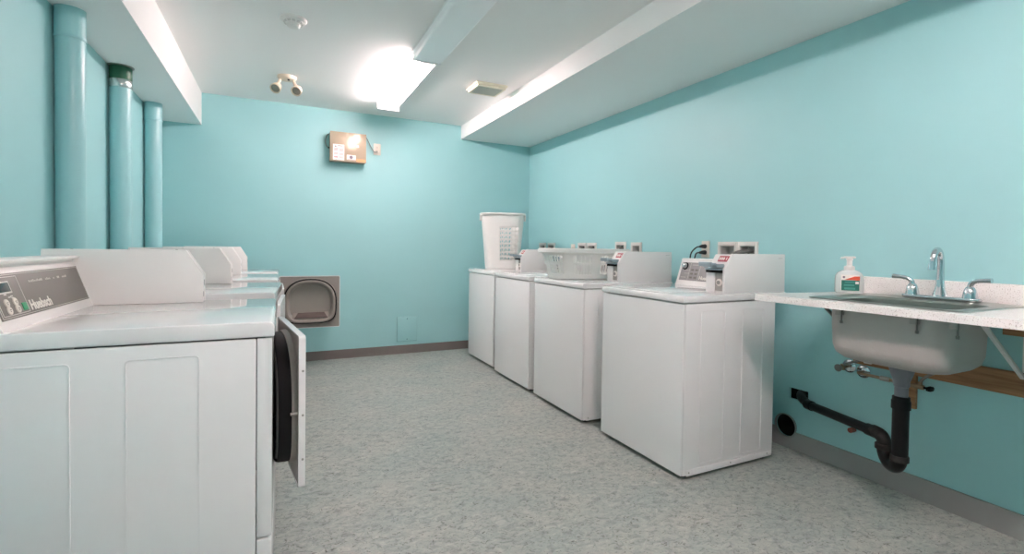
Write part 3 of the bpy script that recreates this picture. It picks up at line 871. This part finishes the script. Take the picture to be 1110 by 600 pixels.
t = thing('wall_hole', (WR, HOLE_C[0], HOLE_C[1]), 0, 'round hole low in the right wall, half into the baseboard, its dark inside painted by a black liner', 'wall hole')
ringy = lambda x, k: [(x, k * math.cos(2 * PI * i / 40), k * math.sin(2 * PI * i / 40)) for i in range(40)]
MB().loft([ringy(-0.0005, HOLE_R - 0.001), ringy(-0.0145, HOLE_R - 0.001), ringy(-0.0150, HOLE_R + 0.004), ringy(-0.0115, HOLE_R + 0.005), ringy(-0.0115, HOLE_R + 0.001)], False, False).build('collar', 'base_grey', t)  # ring standing for the cut edge of the baseboard round the hole
MB().loft([ringy(0.004, HOLE_R - 0.0015), ringy(0.135, HOLE_R - 0.0015)], False, True).build('shade_liner', 'hole_shade', t)  # black tube added to paint the dark inside of the hole
o = MB().cyl((WR - 0.001, 1.515, 0.226), (WR - 0.035, 1.515, 0.226), 0.013, n=16).build('pipe_stub', 'terracotta')
tag(o, 'small capped red pipe stub on the wall just below the black drain arm', 'pipe stub')

# ------------------------------------------------------------------ water supply under the sink
def esc(t, x, y, z, name='escutcheon'):
    return MB().lathe([(0.034, 0.0), (0.033, 0.004), (0.022, 0.010), (0.011, 0.012)], M=frame((x, y, z), (0, -1, 0), (0, 0, 1)), n=28).build(name, 'chrome', t)
t = thing('shutoff_valve', (WR, 1.545, 0.548), 0, 'chrome shutoff valve with a round wall plate, further from the drain pipe', 'valve', 'shutoff valves under the sink')
esc(t, -0.001, 0, 0)
MB().cyl((-0.008, 0, 0), (-0.070, 0, 0), 0.008).cyl((-0.060, 0, -0.014), (-0.060, 0, 0.016), 0.011).build('valve_body', 'brass_worn', t)
MB().lathe([(0.006, 0), (0.006, 0.016), (0.017, 0.018), (0.019, 0.026), (0.012, 0.030)], M=frame((-0.068, 0.004, 0.0), (0, -1, 0), (-0.05, 0, 1)) @ Matrix.Scale(1, 4)).build('valve_handle', 'hose_grey', t)
MB().tube([(-0.060, -0.004, 0.010), (-0.066, -0.030, 0.026), (-0.072, -0.080, 0.050), (-0.078, -0.14, 0.085), (-0.082, -0.22, 0.16), (-0.082, -0.33, 0.28), (-0.082, -0.33, 0.355)], 0.0065).build('supply_hose', 'hose_grey', t)

t = thing('shutoff_valve', (WR, 1.475, 0.535), 0, 'shutoff valve on a pipe that runs along the wall behind the drain pipe', 'valve', 'shutoff valves under the sink')
esc(t, -0.001, 0, 0)
MB().tube([(-0.008, 0, 0), (-0.040, 0, 0), (-0.050, -0.012, -0.001), (-0.050, -0.12, -0.002), (-0.050, -0.25, -0.003)], 0.0075, smooth=3).build('supply_pipe', 'brass_worn', t)
MB().cyl((-0.050, -0.105, -0.002), (-0.050, -0.145, -0.002), 0.012, n=8).cyl((-0.050, -0.16, -0.002), (-0.050, -0.178, -0.002), 0.0105).build('coupling_nut', 'zinc', t)
MB().cyl((-0.050, -0.245, -0.003), (-0.050, -0.285, -0.003), 0.011, n=10).cyl((-0.050, -0.270, -0.010), (-0.050, -0.270, 0.020), 0.009).build('valve_body', 'brass_worn', t)
MB().cyl((-0.050, -0.285, -0.003), (-0.050, -0.300, -0.003), 0.005).prism(rrect(-0.020, 0.020, -0.010, 0.010, 0.009), 'y', -0.318, -0.300, 0.003, M=Matrix.Translation((-0.050, 0, -0.003))).build('valve_handle', 'rubber_black', t)
MB().tube([(-0.050, -0.270, 0.015), (-0.052, -0.285, 0.040), (-0.060, -0.33, 0.075), (-0.075, -0.40, 0.115), (-0.092, -0.455, 0.20), (-0.092, -0.467, 0.30), (-0.092, -0.467, 0.370)], 0.0065).build('supply_hose', 'braid', t)

# ------------------------------------------------------------------ supply boxes on the right wall
SUP_LABELS = [
    'white recessed supply box on the right wall closest to the back corner',
    'white recessed supply box second from the back corner, behind the washing machines',
    'white recessed supply box above the oval basket, farther one of its pair',
    'white recessed supply box above the oval basket, nearer one of its pair',
    'white recessed supply box just above the right end of the oval basket rim',
    'white recessed supply box over the coin box of the basket washing machine',
    'empty white recessed supply box on the wall next to the outlet with plugs',
    'white recessed supply box with grey hoses inside, closest to the sink',
]
for k, (yf, yn, zt) in enumerate(SUPPLY):
    yc = (yf + yn) / 2; w = (yf - yn) / 2
    t = thing('supply_box', (WR, yc, zt - BH), 0, SUP_LABELS[k], 'supply box', 'washing machine supply boxes on the right wall')
    oh, ih = rect(-w, w, 0, BH), rect(-w + 0.023, w - 0.023, 0.021, BH - 0.027)
    m = MB().plate(oh, [ih], 'x', -0.008, -0.0005)
    m.plate(rect(-w + 0.006, w - 0.006, 0.006, BH - 0.006), [rect(-w + 0.02, w - 0.02, 0.018, BH - 0.024)], 'x', -0.012, -0.006)
    m.build('face_frame', 'box_white', t)
    bx = MB()
    y0, y1, z0, z1 = -w + 0.0235, w - 0.0235, 0.0215, BH - 0.0275
    D = 0.075
    bx.box(-0.006, D, y0, y0 + 0.002, z0, z1); bx.box(-0.006, D, y1 - 0.002, y1, z0, z1)
    bx.box(-0.006, D, y0, y1, z0, z0 + 0.002); bx.box(-0.006, D, y0, y1, z1 - 0.002, z1); bx.box(D - 0.003, D, y0, y1, z0, z1)
    bx.build('recess', 'box_grey', t)
    if k in (0, 1, 2, 3, 4, 7):
        for s in (-1, 1):
            v = MB().cyl((0.03, s * 0.022, z0 + 0.03), (0.03, s * 0.022, z1 - 0.004), 0.008, n=12)
            v.cyl((0.03, s * 0.022, z1 - 0.03), (0.005, s * 0.022, z1 - 0.03), 0.010, n=12)
            vo = v.build('valve', 'zinc' if k == 7 else 'hose_grey', t)
        if k == 7:
            for s in (-1, 1):
                MB().tube([(0.010, s * 0.022, z1 - 0.030), (-0.030, s * 0.022 + 0.006, z1 - 0.034), (-0.050, s * 0.022 + 0.05, z1 - 0.050), (-0.060, s * 0.022 + 0.10, z1 - 0.085), (-0.062, s * 0.022 + 0.115, z1 - 0.16), (-0.062, s * 0.022 + 0.115, z1 - 0.34)], 0.0105).build('hose', 'hose_grey', t)

def outlet(name, M, label, cat, w=0.036, h=0.058):
    """duplex receptacle on a wall plate; local x along the wall, y up, z out of the wall"""
    t = thing(name, M.translation, 0, label, cat)
    R = M.copy(); R.translation = (0, 0, 0)
    MB().prism(rrect(-w, w, -h, h, 0.005), 'z', 0.0005, 0.0060, 0.0018, M=R).build('cover_plate', 'plate_ivory', t)
    for s in (0.021, -0.021):
        r = MB().prism(rrect(-0.0165, 0.0165, s - 0.0145, s + 0.0145, 0.008), 'z', 0.0055, 0.0078, 0.0008, M=R).build('receptacle', 'plate_ivory', t)
        m = MB()
        m.box(-0.0080, -0.0055, s - 0.002, s + 0.008, 0.0072, 0.0082, M=R); m.box(0.0055, 0.0080, s - 0.002, s + 0.008, 0.0072, 0.0082, M=R)
        m.lathe([(0.0025, 0.0072), (0.0025, 0.0082)], M=R @ Matrix.Translation((0, s - 0.008, 0)), n=10)
        m.build('slot', 'hose_grey', r)
    return t
MR = lambda y, z: frame((WR, y, z), (0, -1, 0), (0, 0, 1))
MBk = lambda x, z: frame((x, WB, z), (1, 0, 0), (0, 0, 1))
outlet('wall_outlet', MR(2.535, 1.145), 'ivory wall outlet with two black plugs in it, above the washing machine console', 'outlet')
outlet('wall_outlet', MR(4.275, 1.124), 'ivory wall outlet just showing over the far part of the oval basket', 'outlet')
outlet('wall_outlet', MBk(0.902, 2.125), 'ivory wall outlet beside the beige box high on the back wall', 'outlet')
for k, (z, lab) in enumerate(((1.166, 'black power cord in the upper socket of the washing machine outlet'), (1.124, 'black power cord in the lower socket of the washing machine outlet'))):
    t = thing('power_cord', (WR, 2.535, z), 0, lab, 'power cord', 'power cords at the washing machine outlet')
    p = MB().tube([(-0.0085, 0, 0), (-0.020, 0.0, 0), (-0.032, 0.008, 0.0), (-0.040, 0.022, -0.003)], [0.0155, 0.0145, 0.012, 0.007], n=14)
    p.build('plug', 'cord_black', t)
    y2 = 0.085 - 0.03 * k
    MB().tube([(-0.036, 0.018, -0.002), (-0.044, 0.045, -0.008), (-0.050, y2, -0.045), (-0.050, y2 + 0.012, -0.10), (-0.050, y2 + 0.014, -0.26)], 0.0048, n=10).build('cable', 'cord_black', t)

# ------------------------------------------------------------------ back wall fittings
t = thing('metal_wall_box', (0.609, WB, 1.958), 0, 'beige metal box with paper stickers mounted high on the back wall', 'wall box')
b = MB().box(-0.166, 0.166, -0.115, -0.002, 0.0, 0.280, 0.004)
b.build('case', 'beige_metal', t)
MB().box(-0.168, 0.168, -0.1185, -0.112, -0.002, 0.282, 0.002).build('cover', 'beige_metal', t)
st = MB().box(-0.142, -0.038, -0.1200, -0.1186, 0.008, 0.160).build('instruction_sticker', 'label_white', t)
pr = MB()
for z in (0.118, 0.108, 0.098, 0.072, 0.062, 0.040, 0.030):
    pr.box(-0.132, -0.094, -0.1204, -0.1199, z, z + 0.004); pr.box(-0.086, -0.048, -0.1204, -0.1199, z - 0.002, z + 0.002)
pr.box(-0.098, -0.056, -0.1204, -0.1199, 0.142, 0.149)
pr.prism([(-0.128, 0.132), (-0.108, 0.132), (-0.118, 0.150)], 'y', -0.1204, -0.1199)
pr.build('sticker_print', 'label_print', st)
MB().box(-0.132, -0.10, -0.1206, -0.1200, 0.030, 0.038).box(-0.118, -0.108, -0.1206, -0.1200, 0.012, 0.016).build('sticker_mark', 'label_pink', st)
st = MB().box(-0.015, 0.070, -0.1200, -0.1186, 0.018, 0.066).build('emblem_sticker', 'label_white', t)
MB().lathe([(0.017, 0.0), (0.017, 0.0006)], M=frame((0.026, -0.1199, 0.044), (1, 0, 0), (0, 0, 1)), n=20).build('emblem', 'label_print', st)
MB().box(-0.010, 0.065, -0.1204, -0.1199, 0.021, 0.0245).build('sticker_print', 'label_print', st)
MB().box(0.072, 0.098, -0.1198, -0.1186, 0.144, 0.168).build('small_sticker', 'label_white', t)
MB().box(0.076, 0.162, -0.1196, -0.1186, 0.004, 0.032).build('orange_sticker', 'sticker_orange', t)
MB().cyl((-0.166, -0.055, 0.130), (-0.180, -0.055, 0.130), 0.008, n=12).build('knockout_plug', 'rubber_black', t)
MB().tube([(-0.166, -0.06, 0.262), (-0.186, -0.055, 0.255), (-0.202, -0.035, 0.215), (-0.200, -0.022, 0.168), (-0.184, -0.030, 0.140), (-0.164, -0.045, 0.132)], 0.0045).build('flex_cable', 'cord_grey', t)
t = thing('power_cord', (0.902, WB, 2.104), 0, 'grey power cord looping from the beige wall box to its outlet', 'power cord')
MB().cyl((0, -0.0085, 0), (0, -0.034, -0.002), 0.0135, 0.010, n=16).build('plug', 'plate_ivory', t)
MB().tube([(0, -0.032, -0.002), (-0.012, -0.040, -0.014), (-0.035, -0.036, -0.010), (-0.062, -0.030, 0.030), (-0.090, -0.03, 0.085), (-0.112, -0.036, 0.122), (-0.124, -0.04, 0.130)], 0.0042).build('cable', 'cord_grey', t)

t = thing('access_panel', (1.224, WB, 0.132), 0, 'small teal painted access panel low on the back wall', 'access panel')
MB().box(-0.106, 0.106, -0.0035, -0.0003, -0.004, 0.259, 0.001).build('frame', 'gap_shade_and_screw_teal', t)  # darker strip paints the shadow line of the gap around the cover
MB().box(-0.103, 0.103, -0.013, -0.0030, 0.0, 0.258, 0.002).build('cover', 'wall_paint', t)
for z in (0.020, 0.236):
    MB().cyl((0, -0.0125, z), (0, -0.0150, z), 0.006, n=12).build('screw', 'gap_shade_and_screw_teal', t)

# ------------------------------------------------------------------ ceiling fittings
t = thing('smoke_detector', (0.075, 3.292, ZC), 0, 'round white smoke detector on the ceiling', 'smoke detector')
MB().lathe([(0.073, 0.0), (0.073, -0.010), (0.069, -0.014), (0.052, -0.016)][::-1], n=36).build('base', 'plastic_white', t)
MB().lathe([(0.052, -0.014), (0.052, -0.024), (0.049, -0.028), (0.038, -0.030)][::-1], n=36).build('body', 'plastic_white', t)
g = MB()
for k in range(12):
    a = 2 * PI * k / 12
    g.box(0.036, 0.050, -0.0085, 0.0085, -0.0290, -0.0215, M=Matrix.Rotation(a, 4, 'Z') @ Matrix.Translation((0.0035, 0, 0)))
g.build('vent_slots', 'box_grey', t)
MB().lathe([(0.036, -0.028), (0.036, -0.044), (0.030, -0.050), (0.014, -0.052)][::-1], n=30).build('sensor_cap', 'plastic_white', t)

t = thing('emergency_light', (0.055, 4.44, ZC), 0, 'cream twin head emergency light on the ceiling near the back wall', 'emergency light')
MB().lathe([(0.070, 0.0), (0.070, -0.012), (0.062, -0.024), (0.045, -0.028)][::-1], n=32).build('base', 'spot_cream', t)
MB().cyl((0.012, -0.03, -0.026), (0.012, -0.03, -0.036), 0.008, n=12).build('indicator', 'rubber_black', t)
for s in (-1, 1):
    p0 = Vector((s * 0.045, 0.0, -0.022)); p1 = Vector((s * 0.066, -0.010, -0.075))
    MB().tube([p0, (s * 0.056, -0.004, -0.05), p1], [0.010, 0.012, 0.013], n=14).build('arm', 'spot_cream', t)
    ax = Vector((-0.32 + s * 0.04, -0.66, -0.62)).normalized()
    c = Vector((s * 0.074, -0.012, -0.098))
    Mh = Matrix.Translation(c) @ ax.to_track_quat('Z', 'Y').to_matrix().to_4x4()
    h = MB().lathe([(0.014, -0.044), (0.026, -0.034), (0.036, -0.006), (0.040, 0.018), (0.040, 0.028), (0.034, 0.028), (0.032, 0.020)], M=Mh, n=28).build('lamp_head', 'spot_cream', t)
    MB().lathe([(0.0335, 0.018), (0.030, 0.023), (0.018, 0.026), (0.006, 0.027)], M=Mh, n=28).build('lens', 'spot_glass', h)
t = thing('ceiling_vent', (1.556, 3.905, ZC), 0, 'cream square vent grille on the ceiling beside the right soffit', 'vent')
fr = MB()
fr.plate(rect(-0.135, 0.135, -0.125, 0.125), [rect(-0.108, 0.108, -0.098, 0.098)], 'z', -0.016, -0.0005)
fr.plate(rect(-0.124, 0.124, -0.114, 0.114), [rect(-0.106, 0.106, -0.096, 0.096)], 'z', -0.034, -0.014)
fr.build('frame', 'grille_cream', t)
MB().box(-0.108, 0.108, -0.098, 0.098, -0.026, -0.018).build('grille_back', 'grille_grey', t)
sl = MB()
for k in range(13):
    y = -0.090 + 0.015 * k
    sl.box(-0.106, 0.106, y - 0.0035, y + 0.0035, -0.033, -0.024)
sl.build('louvre', 'grille_grey', t)

# fluorescent fittings in a line along the ceiling
FX0, FX1 = 0.817, 1.018
def fixture(y0, y1, label, tubes, lens, tube_mat='tube_light'):
    xc = (FX0 + FX1) / 2; yc = (y0 + y1) / 2; h = (y1 - y0) / 2; w = (FX1 - FX0) / 2
    t = thing('fluorescent_fixture', (xc, yc, ZC), 0, label, 'light fixture', 'fluorescent ceiling fixtures in a line')
    MB().box(-w, w, -h, h, -0.006, -0.0005, 0.001).build('pan', 'fixture_white', t)
    MB().box(-0.022, 0.022, -h + 0.004, h - 0.004, -0.0095, -0.004, 0.0005).build('ballast_cover', 'fixture_white', t)
    MB().box(w - 0.003, w, -h + 0.003, h - 0.003, -0.019, -0.004, 0.0008).build('side_lip', 'fixture_white', t)
    for s in (-1, 1):
        MB().box(-w, w, s * h - 0.004, s * h + 0.004, -0.064, -0.0005, 0.0015).build('end_plate', 'fixture_white', t)
    if lens:
        m = MB().prism([(-w - 0.004, -0.010), (-w - 0.002, -0.052), (-w + 0.010, -0.060), (w - 0.010, -0.060), (w + 0.002, -0.052), (w + 0.004, -0.010)], 'y', -h + 0.006, h - 0.006, 0.002)
        m.build('cover', 'lens_white', t)
        MB().box(-w - 0.006, -w + 0.004, -h, h, -0.014, -0.004, 0.001).build('side_rail', 'fixture_white', t)
    else:
        for x in (-0.060, 0.060):
            for s in (-1, 1):
                y = s * (h - 0.016)
                MB().box(x - 0.011, x + 0.011, y - 0.008, y + 0.008, -0.042, -0.005, 0.002).build('socket', 'plastic_white', t)
        for x in tubes:
            tb = MB().cyl((x, -h + 0.036, -0.026), (x, h - 0.036, -0.026), 0.0145, n=20).build('tube', tube_mat, t)
            cp = MB()
            for s in (-1, 1):
                cp.cyl((x, s * (h - 0.038), -0.026), (x, s * (h - 0.022), -0.026), 0.015, n=20)
            cp.build('tube_cap', 'zinc', tb)
fixture(3.440, 4.786, 'lit fluorescent fixture with a bare tube on the ceiling near the back wall', [-0.060], False)
fixture(2.076, 3.428, 'unlit covered fluorescent fixture on the ceiling, on our side of the lit one', [], True)
fixture(0.892, 2.064, 'unlit covered fluorescent fixture on the ceiling, second in the line before the lit one', [], True)
fixture(-0.480, 0.880, 'lit fluorescent fixture with two bare tubes on the ceiling above the viewer', [-0.060, 0.060], False, 'tube_light_rear')

# ------------------------------------------------------------------ world, camera, view
w = bpy.data.worlds.new('world'); SC.world = w; w.use_nodes = True
bg = w.node_tree.nodes['Background']
bg.inputs['Color'].default_value = (0.9, 0.95, 1.0, 1); bg.inputs['Strength'].default_value = 0.05

F_PX, CX, CY = 538.2083, 570.9571, 279.9919
YAW, PITCH, ROLL, CAMH = RAD(26.5629), RAD(-1.2213), RAD(0.8267), 1.1374
fw = Vector((math.sin(YAW) * math.cos(PITCH), math.cos(YAW) * math.cos(PITCH), math.sin(PITCH)))
rt = Vector((math.cos(YAW), -math.sin(YAW), 0)); up = rt.cross(fw)
rt2 = rt * math.cos(ROLL) + up * math.sin(ROLL); up2 = -rt * math.sin(ROLL) + up * math.cos(ROLL)
cam = bpy.data.cameras.new('camera'); co = bpy.data.objects.new('camera', cam); COL.objects.link(co)
M = Matrix((rt2, up2, -fw)).transposed().to_4x4(); M.translation = (0, 0, CAMH); co.matrix_world = M
cam.sensor_fit = 'HORIZONTAL'; cam.sensor_width = 36.0
cam.lens = F_PX / 1110 * 36.0
cam.shift_x = (555 - CX) / 1110; cam.shift_y = (CY - 300) / 1110
cam.clip_start = 0.02
SC.camera = co
SC.view_settings.view_transform = 'Standard'; SC.view_settings.look = 'None'
SC.view_settings.exposure = 1.83; SC.view_settings.gamma = 1.0
SC.view_settings.use_curve_mapping = False
SC.cycles.use_denoising = True
SC.cycles.use_adaptive_sampling = False
SC.cycles.max_bounces = 12; SC.cycles.diffuse_bounces = 8
SC.cycles.sample_clamp_indirect = 10.0
